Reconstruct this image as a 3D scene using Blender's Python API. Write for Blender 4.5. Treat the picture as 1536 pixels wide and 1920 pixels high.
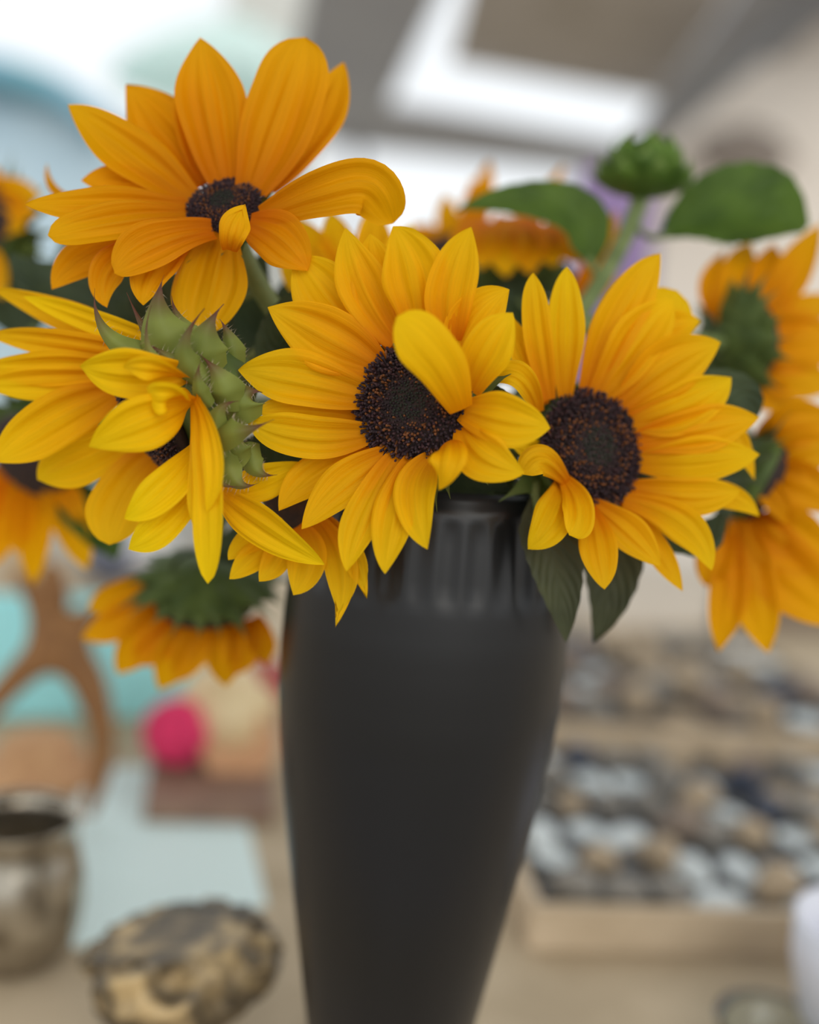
import bpy, bmesh, math, random
from mathutils import Vector, Matrix, noise
from mathutils.bvhtree import BVHTree
random.seed(7)
for o in list(bpy.data.objects): bpy.data.objects.remove(o)
SC = bpy.context.scene
COL = SC.collection
# ------------------------------------------------------------------ camera
FPX, CX, CY = 2000.0, 768.0, 960.0
CAM = Vector((0, 0, 1.17)); PITCH = math.radians(8); ROLL = math.radians(5)
FW = Vector((0, math.cos(PITCH), -math.sin(PITCH)))
_r0 = Vector((1, 0, 0)); _u0 = Vector((0, math.sin(PITCH), math.cos(PITCH)))
RT = _r0*math.cos(ROLL) + _u0*math.sin(ROLL)
UP = -_r0*math.sin(ROLL) + _u0*math.cos(ROLL)
cd = bpy.data.cameras.new('camera'); cam = bpy.data.objects.new('camera', cd); COL.objects.link(cam)
m = Matrix.Identity(4)
for i in range(3):
    m[i][0] = RT[i]; m[i][1] = UP[i]; m[i][2] = -FW[i]; m[i][3] = CAM[i]
cam.matrix_world = m
cd.sensor_fit = 'VERTICAL'; cd.sensor_height = 36; cd.sensor_width = 28.8
cd.lens = 36*FPX/1920; cd.clip_start = 0.02; cd.clip_end = 200
cd.dof.use_dof = True; cd.dof.focus_distance = 0.360; cd.dof.aperture_fstop = 2.3
SC.camera = cam
# ------------------------------------------------------------------ light
w = bpy.data.worlds.new('overcast_sky'); SC.world = w; w.use_nodes = True
bg = w.node_tree.nodes['Background']; bg.inputs[0].default_value = (0.93, 0.97, 1.0, 1); bg.inputs[1].default_value = 1.0
sd = bpy.data.lights.new('soft_sun', 'SUN'); sun = bpy.data.objects.new('soft_sun', sd); COL.objects.link(sun)
sd.energy = 1.0; sd.angle = math.radians(50); sd.color = (1.0, 0.95, 0.86)
sun.rotation_euler = (math.radians(58), 0, math.radians(22))
SC.view_settings.view_transform = 'Standard'; SC.view_settings.look = 'None'
SC.view_settings.gamma = 1; SC.view_settings.use_curve_mapping = False
SC.view_settings.exposure = 0.15

# ------------------------------------------------------------------ helpers
def P(px, py, D): return CAM + D*(FW + (px-CX)/FPX*RT - (py-CY)/FPX*UP)
def ray(px, py): return (FW + (px-CX)/FPX*RT - (py-CY)/FPX*UP)
def onz(px, py, z):
    r = ray(px, py); t = (z-CAM.z)/r.z
    return CAM + r*t
def ony(px, py, y):
    r = ray(px, py); return CAM + r*((y-CAM.y)/r.y)
TZ = 0.80
def T(px, py): return onz(px, py, TZ)
def depth(p): return (p-CAM).dot(FW)
def lin(c):
    return tuple(((x/255)/12.92 if x/255 <= .04045 else ((x/255+.055)/1.055)**2.4) for x in c)
def sstep(t): t = max(0, min(1, t)); return t*t*(3-2*t)

class Nt:
    def __init__(s, name):
        s.m = bpy.data.materials.new(name); s.m.use_nodes = True; s.t = s.m.node_tree
        s.b = s.t.nodes['Principled BSDF']; s.out = s.t.nodes['Material Output']
    def n(s, k, **kw):
        x = s.t.nodes.new(k)
        for a, v in kw.items(): setattr(x, a, v)
        return x
    def l(s, a, b): s.t.links.new(a, b)
    def ramp(s, fac, stops):
        r = s.n('ShaderNodeValToRGB'); e = r.color_ramp.elements
        while len(e) < len(stops): e.new(0.5)
        for el, (p, c) in zip(e, stops): el.position = p; el.color = (*c, 1)
        if fac: s.l(fac, r.inputs[0])
        return r.outputs[0]
    def bump(s, h, strength, dist=0.001):
        b = s.n('ShaderNodeBump'); b.inputs['Strength'].default_value = strength; b.inputs['Distance'].default_value = dist
        s.l(h, b.inputs['Height']); s.l(b.outputs[0], s.b.inputs['Normal']); return b.outputs[0]

def mat(name, c, rough=.5, metal=0, c2=None, scale=20, bump=0, detail=4, spec=.5, dist=.002, lo=.35, hi=.65, trans=0, coat=0):
    M = Nt(name); b = M.b
    b.inputs['Roughness'].default_value = rough; b.inputs['Metallic'].default_value = metal
    b.inputs['Specular IOR Level'].default_value = spec; b.inputs['Transmission Weight'].default_value = trans
    b.inputs['Coat Weight'].default_value = coat
    b.inputs['Base Color'].default_value = (*lin(c), 1)
    if c2 or bump:
        tc = M.n('ShaderNodeTexCoord'); nz = M.n('ShaderNodeTexNoise'); nz.inputs['Scale'].default_value = scale; nz.inputs['Detail'].default_value = detail
        M.l(tc.outputs['Object'], nz.inputs['Vector'])
        if c2: M.l(M.ramp(nz.outputs[0], [(lo, lin(c)), (hi, lin(c2))]), b.inputs['Base Color'])
        if bump: M.bump(nz.outputs[0], bump, dist)
    return M.m

def sheer(m, c, f):
    t = m.node_tree; b = t.nodes['Principled BSDF']; o = t.nodes['Material Output']
    tr = t.nodes.new('ShaderNodeBsdfTranslucent'); tr.inputs[0].default_value = (*lin(c), 1)
    mx = t.nodes.new('ShaderNodeMixShader'); mx.inputs[0].default_value = f
    t.links.new(b.outputs[0], mx.inputs[1]); t.links.new(tr.outputs[0], mx.inputs[2]); t.links.new(mx.outputs[0], o.inputs[0]); return m
def petal_mat(name, base, mid, tip, trans=.38):
    M = Nt(name); b = M.b
    uv = M.n('ShaderNodeUVMap'); sep = M.n('ShaderNodeSeparateXYZ'); M.l(uv.outputs[0], sep.inputs[0])
    col = M.ramp(sep.outputs[0], [(0.0, lin(base)), (0.42, lin(mid)), (1.0, lin(tip))])
    # streaks that run along the petal
    oi = M.n('ShaderNodeObjectInfo')
    mp = M.n('ShaderNodeMapping'); mp.inputs['Scale'].default_value = (1.6, 22, 1); M.l(uv.outputs[0], mp.inputs[0])
    off = M.n('ShaderNodeVectorMath', operation='ADD'); M.l(mp.outputs[0], off.inputs[0])
    mul = M.n('ShaderNodeMath', operation='MULTIPLY'); mul.inputs[1].default_value = 37; M.l(oi.outputs['Random'], mul.inputs[0]); M.l(mul.outputs[0], off.inputs[1])
    nz = M.n('ShaderNodeTexNoise'); nz.inputs['Scale'].default_value = 1.0; nz.inputs['Detail'].default_value = 3; M.l(off.outputs[0], nz.inputs[0])
    hsv = M.n('ShaderNodeHueSaturation'); M.l(col, hsv.inputs['Color'])
    mr = M.n('ShaderNodeMapRange'); mr.inputs[3].default_value = .86; mr.inputs[4].default_value = 1.1; M.l(nz.outputs[0], mr.inputs[0]); M.l(mr.outputs[0], hsv.inputs['Value'])
    mr2 = M.n('ShaderNodeMapRange'); mr2.inputs[3].default_value = .492; mr2.inputs[4].default_value = .507; M.l(oi.outputs['Random'], mr2.inputs[0]); M.l(mr2.outputs[0], hsv.inputs['Hue'])
    M.l(hsv.outputs[0], b.inputs['Base Color'])
    mpb = M.n('ShaderNodeMapping'); mpb.inputs['Scale'].default_value = (1.2, 60, 1); M.l(uv.outputs[0], mpb.inputs[0])
    nb = M.n('ShaderNodeTexNoise'); nb.inputs['Scale'].default_value = 1; nb.inputs['Detail'].default_value = 2; M.l(mpb.outputs[0], nb.inputs[0])
    nrm = M.bump(nb.outputs[0], .35, .0006)
    b.inputs['Roughness'].default_value = .6; b.inputs['Specular IOR Level'].default_value = .12
    tr = M.n('ShaderNodeBsdfTranslucent'); M.l(hsv.outputs[0], tr.inputs[0]); M.l(nrm, tr.inputs['Normal'])
    mx = M.n('ShaderNodeMixShader'); mx.inputs[0].default_value = trans
    M.l(b.outputs[0], mx.inputs[1]); M.l(tr.outputs[0], mx.inputs[2]); M.l(mx.outputs[0], M.out.inputs[0])
    return M.m

def green_mat(name, c, c2, tipc=None, trans=.2, veins=True):
    M = Nt(name); b = M.b
    uv = M.n('ShaderNodeUVMap'); sep = M.n('ShaderNodeSeparateXYZ'); M.l(uv.outputs[0], sep.inputs[0])
    tc = M.n('ShaderNodeTexCoord'); nz = M.n('ShaderNodeTexNoise'); nz.inputs['Scale'].default_value = 60; M.l(tc.outputs['Object'], nz.inputs[0])
    col = M.ramp(nz.outputs[0], [(.3, lin(c)), (.7, lin(c2))])
    if tipc:
        f = M.ramp(sep.outputs[0], [(.52, (0, 0, 0)), (.85, (1, 1, 1))])
        mx = M.n('ShaderNodeMixRGB'); M.l(f, mx.inputs[0]); M.l(col, mx.inputs[1]); mx.inputs[2].default_value = (*lin(tipc), 1); col = mx.outputs[0]
    M.l(col, b.inputs['Base Color'])
    if veins:
        # herring-bone veins: wave over (u + |v|)
        ab = M.n('ShaderNodeMath', operation='SUBTRACT'); M.l(sep.outputs[1], ab.inputs[0]); ab.inputs[1].default_value = .5
        a2 = M.n('ShaderNodeMath', operation='ABSOLUTE'); M.l(ab.outputs[0], a2.inputs[0])
        m2 = M.n('ShaderNodeMath', operation='MULTIPLY_ADD'); M.l(a2.outputs[0], m2.inputs[0]); m2.inputs[1].default_value = -.7; M.l(sep.outputs[0], m2.inputs[2])
        m3 = M.n('ShaderNodeMath', operation='MULTIPLY'); M.l(m2.outputs[0], m3.inputs[0]); m3.inputs[1].default_value = 50
        sn = M.n('ShaderNodeMath', operation='SINE'); M.l(m3.outputs[0], sn.inputs[0])
        M.bump(sn.outputs[0], .35, .0008)
    b.inputs['Roughness'].default_value = .55; b.inputs['Specular IOR Level'].default_value = .3
    tr = M.n('ShaderNodeBsdfTranslucent'); M.l(col, tr.inputs[0])
    mx = M.n('ShaderNodeMixShader'); mx.inputs[0].default_value = trans
    M.l(b.outputs[0], mx.inputs[1]); M.l(tr.outputs[0], mx.inputs[2]); M.l(mx.outputs[0], M.out.inputs[0])
    return M.m

def link(name, verts, faces, mt, parent=None, uvs=None, smooth=True, label=None, kind=None, loc=None, mats=None, midx=None):
    """one mesh object; verts in world space. loc: where a top-level mesh gets its origin."""
    org = Vector((0, 0, 0))
    if parent is not None:
        r = parent
        while r.parent: r = r.parent
        org = r.location
    elif loc is not None: org = Vector(loc)
    me = bpy.data.meshes.new(name)
    me.from_pydata([tuple(Vector(v)-org) for v in verts], [], faces)
    for mm in (mats or [mt]): me.materials.append(mm)
    if midx: me.polygons.foreach_set('material_index', midx)
    if smooth: me.polygons.foreach_set('use_smooth', [True]*len(me.polygons))
    if uvs:
        ul = me.uv_layers.new(name='UVMap')
        for lp in me.loops: ul.data[lp.index].uv = uvs[lp.vertex_index]
    me.update()
    o = bpy.data.objects.new(name, me); COL.objects.link(o)
    if parent is not None: o.parent = parent
    else: o.location = org
    if label: o['label'] = label
    if kind: o['kind'] = kind
    return o
def thing(name, label, cat, loc, group=None):
    o = bpy.data.objects.new(name, None); COL.objects.link(o); o.location = loc; o.empty_display_size = .01
    o['label'] = label; o['category'] = cat
    if group: o['group'] = group
    return o
def tag(o, label, cat, group=None):
    o['label'] = label; o['category'] = cat
    if group: o['group'] = group
    return o
def struct(o): o['kind'] = 'structure'; return o

def boxmesh(c, ex, ey, ez, sx, sy, sz, bev=0):
    """box with axes; returns verts, faces (8 verts or bevelled)"""
    bm = bmesh.new(); bmesh.ops.create_cube(bm, size=1)
    for v in bm.verts: v.co = Vector((v.co.x*sx, v.co.y*sy, v.co.z*sz))
    if bev: bmesh.ops.bevel(bm, geom=bm.edges[:], offset=bev, segments=2, affect='EDGES')
    bm.verts.index_update()
    vs = [c + ex*v.co.x + ey*v.co.y + ez*v.co.z for v in bm.verts]; fs = [[v.index for v in f.verts] for f in bm.faces]
    bm.free(); return vs, fs
def merge(*parts):
    V, F = [], []
    for vs, fs in parts:
        k = len(V); V += vs; F += [[i+k for i in f] for f in fs]
    return V, F
X, Y, Z = Vector((1, 0, 0)), Vector((0, 1, 0)), Vector((0, 0, 1))
def frame(n):
    n = n.normalized(); a = X if abs(n.x) < .8 else Y
    e1 = (a - n*a.dot(n)).normalized(); return e1, n.cross(e1), n
def tube(pts, radii, seg=8, cap=True):
    V, F = [], []
    n = len(pts); prev = None
    for i, p in enumerate(pts):
        t = (pts[min(i+1, n-1)] - pts[max(i-1, 0)]).normalized()
        if prev is None: e1, e2, _ = frame(t)
        else:
            e1 = (prev - t*prev.dot(t)).normalized(); e2 = t.cross(e1)
        prev = e1
        r = radii[i] if isinstance(radii, (list, tuple)) else radii
        for k in range(seg):
            a = 2*math.pi*k/seg; V.append(p + (e1*math.cos(a)+e2*math.sin(a))*r)
    for i in range(n-1):
        for k in range(seg):
            k2 = (k+1) % seg; F.append([i*seg+k, i*seg+k2, (i+1)*seg+k2, (i+1)*seg+k])
    if cap: F.append(list(range(seg))[::-1]); F.append([(n-1)*seg+k for k in range(seg)])
    return V, F
def bez(p0, p1, p2, p3, n=16):
    return [p0*(1-t)**3 + p1*3*t*(1-t)**2 + p2*3*t*t*(1-t) + p3*t**3 for t in [i/n for i in range(n+1)]]
def lathe(c, prof, seg=40, axis=Z, fn=None):
    """prof: (r, h) list; fn(angle, r, h) -> r"""
    e1, e2, ax = frame(axis) if axis is not Z else (X, Y, Z)
    V, F = [], []
    for (r, h) in prof:
        for k in range(seg):
            a = 2*math.pi*k/seg; rr = fn(a, r, h) if fn else r
            V.append(c + (e1*math.cos(a)+e2*math.sin(a))*rr + ax*h)
    for i in range(len(prof)-1):
        for k in range(seg):
            k2 = (k+1) % seg; F.append([i*seg+k, i*seg+k2, (i+1)*seg+k2, (i+1)*seg+k])
    F.append(list(range(seg))[::-1]); F.append([(len(prof)-1)*seg+k for k in range(seg)])
    return V, F
def blob(c, sx, sy, sz, sub=4, amp=.12, freq=2.5, seed=0, flat=None, ex=X, ey=Y, ridged=False):
    bm = bmesh.new(); bmesh.ops.create_icosphere(bm, subdivisions=sub, radius=1); bm.verts.index_update()
    V = []
    for v in bm.verts:
        q = v.co.copy(); k = noise.fractal(q*freq+Vector((seed*7.3, seed*1.7, seed)), 1, 2, 4)
        if ridged: k = -abs(k)*1.6+.3
        q = q*(1+amp*k)
        if flat is not None: q.z = max(q.z, flat)
        V.append(c + ex*q.x*sx + ey*q.y*sy + Z*q.z*sz)
    F = [[v.index for v in f.verts] for f in bm.faces]; bm.free(); return V, F

# ------------------------------------------------------------------ materials
M_PET_A = petal_mat('petal_golden', (212, 116, 0), (232, 154, 2), (240, 172, 6))
M_PET_B = petal_mat('petal_yellow', (226, 128, 0), (248, 186, 8), (250, 200, 14))
M_PET_C = petal_mat('petal_lemon', (242, 166, 2), (252, 202, 6), (255, 218, 12))
M_PET_D = petal_mat('petal_orange', (228, 122, 0), (244, 162, 2), (246, 180, 6))
M_DISC = mat('disc_dark', (38, 26, 26), .8, c2=(58, 38, 30), scale=300, bump=.3)
M_FLO = [mat('floret_dark', (44, 28, 34), .7), mat('floret_brown', (120, 70, 32), .7), mat('floret_core', (40, 46, 34), .7), mat('floret_plum', (62, 36, 40), .7)]
M_BRACT = green_mat('bract_green', (108, 118, 48), (136, 146, 68), (98, 60, 44), .15, False)
M_CAL = green_mat('calyx_green', (72, 90, 44), (100, 118, 58), (96, 110, 60), .15, False)
M_LEAF = green_mat('leaf_green', (66, 92, 34), (88, 116, 42), None, .25)
M_LEAFD = green_mat('leaf_dark', (54, 68, 46), (72, 86, 56), None, .15)
M_LEAFO = green_mat('leaf_olive', (62, 66, 44), (78, 82, 54), None, .1)
M_STEM = mat('stem_green', (98, 116, 66), .6, c2=(124, 138, 84), scale=90)
M_BUD = green_mat('bud_green', (74, 104, 40), (104, 136, 52), (120, 140, 70), .15, False)
M_HAIR = mat('bract_hair', (186, 168, 140), .6)

# ------------------------------------------------------------------ environment
M_ROOF = mat('canopy_grey', (178, 178, 182), .8, c2=(186, 186, 188), scale=3)
M_PANEL = mat('blind_brown', (196, 184, 170), .8, c2=(180, 168, 152), scale=4)
M_GROUND = mat('pavement', (176, 168, 156), .9, c2=(150, 142, 132), scale=3)
M_CLOTH = mat('tan_cloth', (196, 178, 150), .85, c2=(178, 160, 132), scale=14, bump=.2)
M_WALL = mat('cream_fabric', (246, 236, 224), .8, c2=(236, 224, 210), scale=2)
ground = struct(link('floor', [Vector((-40, -10, 0)), Vector((40, -10, 0)), Vector((40, 60, 0)), Vector((-40, 60, 0))], [[0, 1, 2, 3]], M_GROUND, smooth=False))

V, F = boxmesh(Vector((0, .35, 2.42)), X, Y, Z, 4.4, 1.7, .02)  # the stall's own canopy, unseen; depth cut so skylight reaches the table back
struct(link('ceiling', V, F, M_ROOF, smooth=False))
# neighbouring stall: grey canopy with a roof opening
RZ = 2.45
def prism(pts, dz, up=Z):
    """flat polygon extruded by dz along up"""
    n = len(pts); V = list(pts) + [p + up*dz for p in pts]
    F = [list(range(n))[::-1], [i+n for i in range(n)]] + [[i, (i+1) % n, (i+1) % n+n, i+n] for i in range(n)]
    return V, F
def quadring(outer, inner, dz):
    V = outer + inner + [p+Z*dz for p in outer] + [p+Z*dz for p in inner]
    F = []
    for i in range(4):
        j = (i+1) % 4
        F += [[i, j, 4+j, 4+i], [8+i, 12+i, 12+j, 8+j], [i, 8+i, 8+j, j], [4+i, 4+j, 12+j, 12+i]]
    return V, F
R = lambda x, y, z=RZ: onz(x, y, z)
out = [R(640, -330), R(520, 262), R(1330, 350), R(2150, -330)]
inn = [R(850, -60), R(728, 200), R(1170, 278), R(1420, -60)]
canopy = thing('market_canopy', 'grey fabric market canopy overhead with an open roof panel', 'canopy', (out[1]+out[2])*.5*1 - Z*RZ)
link('canopy_roof', *quadring(out, inn, .03), M_ROOF, canopy, smooth=False)
pan = [R(890, -60, 2.75), R(842, 118, 2.75), R(1330, 205, 2.75), R(1560, -60, 2.75)]
link('roof_panel', *prism(pan, .02), M_PANEL, canopy, smooth=False, label='brown panel above the roof opening')
M_POLE = mat('pole_grey', (150, 150, 152), .5, .2)
for a, b, r in [(R(1590, -40, 2.35), R(1235, 290, 2.35), .045)]:
    link('roof_beam', *tube([a, b], r, 10), M_POLE, canopy, smooth=True)
for q in (R(672, 262), R(1245, 300)):
    link('canopy_post', *tube([Vector((q.x, q.y, 0)), q+Z*.02], .03, 10), M_POLE, canopy)
# cream side curtain right
ya = 3.9
pts = [ony(1250, 265, ya), ony(1640, -60, ya), ony(1760, 1060, ya), ony(1190, 1000, ya)]
pts[2].z = pts[3].z = .02
wv = link('stall_curtain', *prism(pts, .03, Y), M_WALL, loc=pts[3], smooth=False); tag(wv, 'cream fabric side curtain of the stall behind the bud', 'curtain')
bag = blob(ony(1395, 285, ya-.12), .16, .07, .09, 3, .15, seed=3)
o = tag(link('hanging_bag', *bag, mat('bag_grey', (150, 138, 128), .8), loc=ony(1395, 285, ya-.12)), 'grey-brown bag hanging against the cream curtain', 'bag')

# left distance
def slab(name, px4, y, th, mt, label, cat, toground=True):
    pp = [ony(a, b, y) for a, b in px4]
    if toground:
        pp[2].z = 0; pp[3].z = 0; pp[2].x = pp[1].x; pp[3].x = pp[0].x
    return tag(link(name, *prism(pp, th, Y), mt, loc=(pp[2]+pp[3])*.5, smooth=False), label, cat)
slab('building', [(440, -300), (604, -300), (604, 700), (440, 700)], 9.0, 1.5, mat('cream_render', (206, 204, 198), .9, c2=(196, 194, 186), scale=1), 'pale cream building wall far behind the upturned sunflower', 'building')
# blue awning: a curved roll of blue fabric with a pale blue drape
aw = thing('awning_stall', 'distant stall with a blue curved awning and pale blue drape', 'stall', Vector((ony(80, 700, 6.5).x, 6.5, 0)))
c0 = [ony(x, y, 6.4) for x, y in [(-140, 78), (-40, 92), (40, 112), (110, 140), (165, 176), (185, 215)]]
V, F = [], []
for i, p in enumerate(c0):
    V += [p, p-Z*.16-Y*.02, p+Y*1.2+Z*.02, p+Y*1.2-Z*.14]
    if i: k = 4*i; j = k-4; F += [[j, k, k+1, j+1], [j+2, j+3, k+3, k+2], [j, j+2, k+2, k], [j+1, k+1, k+3, j+3]]
link('awning', V, F, mat('awning_blue', (120, 164, 196), .8, c2=(112, 168, 178), scale=1.5), aw)
pp = [ony(-120, 190, 6.6), ony(172, 205, 6.6), ony(330, 420, 6.6), ony(330, 900, 6.6), ony(-120, 900, 6.6)]
pp[3].z = pp[4].z = .0
link('drape', *prism(pp, .05, Y), mat('drape_blue', (176, 200, 214), .9, c2=(196, 214, 222), scale=1.2), aw, smooth=False)
# mint parasol
c = ony(440, 40, 7.6)
ps = thing('parasol', 'pale mint parasol far behind the upturned sunflower', 'parasol', Vector((c.x, c.y, 0)))
ribs = [(.02, .28), (.3, .17), (.6, 0.0), (.85, -.2), (.83, -.22), (.58, -.03), (.3, .14), (.02, .25)]
link('parasol_canopy', *lathe(c-Z*.25, ribs, 8), sheer(mat('mint', (238, 250, 247), .8), (236, 250, 246), .6), ps, smooth=False)
link('parasol_pole', *tube([Vector((c.x, c.y, 0)), c], .02, 8), M_POLE, ps)
# lavender roll of cloth behind the bud
lav = mat('lavender', (168, 138, 186), .8, c2=(140, 118, 160), scale=12)
c = ony(1150, 395, 2.6); cb = Vector((c.x, 2.6, 0))
prof = [(.10, 0), (.13, .02), (.11, .3), (.10, .7), (.115, 1.05), (.10, 1.32), (.09, c.z+.07), (.04, c.z+.1)]
tag(link('cloth_roll', *lathe(cb, prof, 30, fn=lambda a, r, h: r*(1+.08*math.sin(9*a+h*3))), lav, loc=cb), 'tall lavender cloth roll standing behind the flower bud', 'cloth roll')

# ------------------------------------------------------------------ table
tb = thing('display_table', 'display table spread with a tan cloth under the vase', 'table', Vector((0, 1.0, 0)))
V, F = boxmesh(Vector((0, 1.02, TZ-.012)), X, Y, Z, 3.2, 1.5, .024, .004); link('tabletop', V, F, M_CLOTH, tb, smooth=False)
def skirt():
    V, F = [], []; n = 160; per = []
    for i in range(n+1): per.append((-1.605+3.21*i/n, .268+.004*math.sin(i*.9)))
    for x, y in per: V += [Vector((x, y, TZ-.002)), Vector((x, y-.012*abs(math.sin(x*19)), .05))]
    for i in range(n): F.append([2*i, 2*i+2, 2*i+3, 2*i+1])
    return V, F
link('cloth_skirt', *skirt(), M_CLOTH, tb)
for sx in (-1.5, 1.5):
    for sy in (.35, 1.7):
        link('leg', *tube([Vector((sx, sy, 0)), Vector((sx, sy, TZ-.02))], .02, 10), M_POLE, tb)

# ------------------------------------------------------------------ vase
VC = P(792, 1235, .45); VX, VY = VC.x, VC.y
M = Nt('vase_glaze'); M.b.inputs['Base Color'].default_value = (*lin((46, 46, 50)), 1); M.b.inputs['Roughness'].default_value = .34; M.b.inputs['Specular IOR Level'].default_value = .45
tc = M.n('ShaderNodeTexCoord'); nz = M.n('ShaderNodeTexNoise'); nz.inputs['Scale'].default_value = 5; M.l(tc.outputs['Object'], nz.inputs[0])
M.l(M.ramp(nz.outputs[0], [(.35, lin((22, 22, 23))), (.7, lin((24, 27, 36)))]), M.b.inputs['Base Color'])
M_VASE = M.m
def axis_at(py):
    lo, hi = .5, 1.4
    for _ in range(40):
        z = (lo+hi)/2; q = Vector((VX, VY, z))-CAM; y = CY - FPX*q.dot(UP)/q.dot(FW)
        if y > py: lo = z
        else: hi = z
    return z, q.dot(FW)
prof_px = [(908, 236), (925, 246), (945, 250), (1000, 255), (1060, 260), (1100, 263), (1160, 266), (1219, 266), (1298, 263), (1378, 254), (1484, 238), (1590, 219), (1697, 198), (1803, 177), (1910, 156), (2000, 140), (2080, 132)]
outer = []
for py, hw in prof_px:
    z, d = axis_at(py); outer.append((hw*d/FPX, z))
outer = [(r, z) for r, z in outer if z > TZ+.02]
rb = outer[-1][0]
# densify
dense = []
for (r0, z0), (r1, z1) in zip(outer, outer[1:]):
    for k in range(3): dense.append((r0+(r1-r0)*k/3, z0+(z1-z0)*k/3))
dense.append(outer[-1]); dense += [(rb*.98, TZ+.012), (rb*1.0, TZ+.004), (rb*.96, TZ)]
ZR = dense[0][1]; zf0, _ = axis_at(935); zf1, _ = axis_at(1085)
def flute(a, r, h):
    if zf1 < h < zf0:
        k = sstep((h-zf1)/.006)*sstep((zf0-h)/.004)
        return r - .0011*k*(.5+.5*math.cos(34*a))**.7
    return r
inner = [(dense[0][0]-.004, ZR+.001)] + [(max(r-.006, .01), z) for r, z in dense[1::4] if z > TZ+.03] + [(rb*.8, TZ+.02)]
fullprof = list(reversed(inner)) + [(dense[0][0]-.0015, ZR+.003)] + dense
vase = thing('vase', 'tall tapering charcoal black ceramic vase holding the sunflowers', 'vase', Vector((VX, VY, TZ)))
link('vase_body', *lathe(Vector((VX, VY, 0)), fullprof, 204, fn=flute), M_VASE, vase)
MOUTH = Vector((VX, VY, ZR))

# ------------------------------------------------------------------ botanical builders
def sheet(ctrl, nref, width, prof, nu=22, nv=10, cup=.25, ridge=.05, rip=.0, roll=(0, 0), wob=.04, seed=0, rag=0, fold=0, tipcurl=0):
    """a petal / leaf / bract: ctrl = 3 or 4 world points of the midline"""
    rnd = random.Random(seed)
    ph = [rnd.uniform(0, 6.28) for _ in range(8)]
    if len(ctrl) == 3:
        b, mm, t = ctrl; c1 = mm*2-(b+t)*.5
        cl = lambda u: b*(1-u)**2 + c1*2*u*(1-u) + t*u*u
        tg = lambda u: ((c1-b)*(1-u)+(t-c1)*u)
    else:
        # catmull-rom through 4 points
        p = [ctrl[0]*2-ctrl[1]] + list(ctrl) + [ctrl[-1]*2-ctrl[-2]]
        ns = len(ctrl)-1
        def cl(u):
            s = min(u*ns, ns-1e-6); i = int(s); f = s-i; a, b, c, d = p[i:i+4]
            return ((b*2) + (c-a)*f + (a*2-b*5+c*4-d)*f*f + (b*3-a-c*3+d)*f**3)*.5
        tg = lambda u: cl(min(u+.02, 1))-cl(max(u-.02, 0))
    V, F, UV = [], [], []
    sp = []
    for i in range(nu+1):
        u = i/nu
        T_ = tg(u).normalized(); N_ = nref - T_*nref.dot(T_)
        if N_.length < 1e-4: N_ = frame(T_)[0]
        N_.normalize(); a = math.radians(roll[0]+(roll[1]-roll[0])*u)
        S_ = T_.cross(N_); N2 = N_*math.cos(a)+S_*math.sin(a); S2 = T_.cross(N2)
        sp.append((cl(u), T_, N2, S2))
    L = (ctrl[-1]-ctrl[0]).length
    for i in range(nu+1):
        u = i/nu
        for j in range(nv+1):
            v = -1+2*j/nv
            ue = u
            if rag: ue = u*(1 - rag*(.5+.5*math.cos(3.1*math.pi*v+ph[6]))*sstep((u-.55)/.45))
            hw = width*.5*prof(u)
            hw *= 1+wob*math.sin(9*u+ph[0 if v > 0 else 1])
            fi = ue*nu; k = min(int(fi), nu-1); f = fi-k
            c, T_, N2, S2 = sp[k]; c2, _, n3, s3 = sp[k+1]
            c = c.lerp(c2, f); N2 = N2.lerp(n3, f); S2 = S2.lerp(s3, f)
            h = cup*hw*(v*v-.3) - fold*hw*(1-abs(v))
            h += ridge*width*.5*math.cos(2.5*math.pi*v+ph[5]*.15)*math.sin(math.pi*min(u*1.1, 1))
            h += ridge*.35*width*.5*math.cos(6.5*math.pi*v+ph[4])*math.sin(math.pi*min(u*1.05, 1))
            h += rip*width*.5*abs(v)**2.2*math.sin((7+3*(v > 0))*u+ph[2 if v > 0 else 3])
            h += tipcurl*width*max(0, u-.7)**2*6
            V.append(c + S2*hw*v + N2*h); UV.append((u, v*.5+.5))
    q = nv+1
    for i in range(nu):
        for j in range(nv): F.append([i*q+j, i*q+j+1, (i+1)*q+j+1, (i+1)*q+j])
    return V, F, UV
def prof_petal(um=.5, base=.42, p=2.0, q=.9):
    def f(u):
        if u < um: return base+(1-base)*math.sin(.5*math.pi*u/um)
        t = (u-um)/(1-um); return max(.012, (1-t**p)**q)
    return f
PP = {'s': prof_petal(), 'p': prof_petal(.5, .42, 1.55, .95), 'r': prof_petal(.6, .45, 2.4, .62), 'w': prof_petal(.62, .35, 2.6, .55), 'n': prof_petal(.45, .55, 1.7, .85)}
def prof_bract(u):
    if u < .3: return .8+.2*math.sin(.5*math.pi*u/.3)
    t = (u-.3)/.7; return max(.015, (1-t)**2.1*(1+1.1*t)+.15*(1-t))
def prof_leaf(u):
    s = .5*abs(((u*9) % 1)-.5)*.22
    if u < .3: k = .08+.92*math.sin(.5*math.pi*u/.3)
    else: k = (1-((u-.3)/.7)**1.7)**.85
    return max(.01, k*(1-.0)+s*k)

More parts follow.
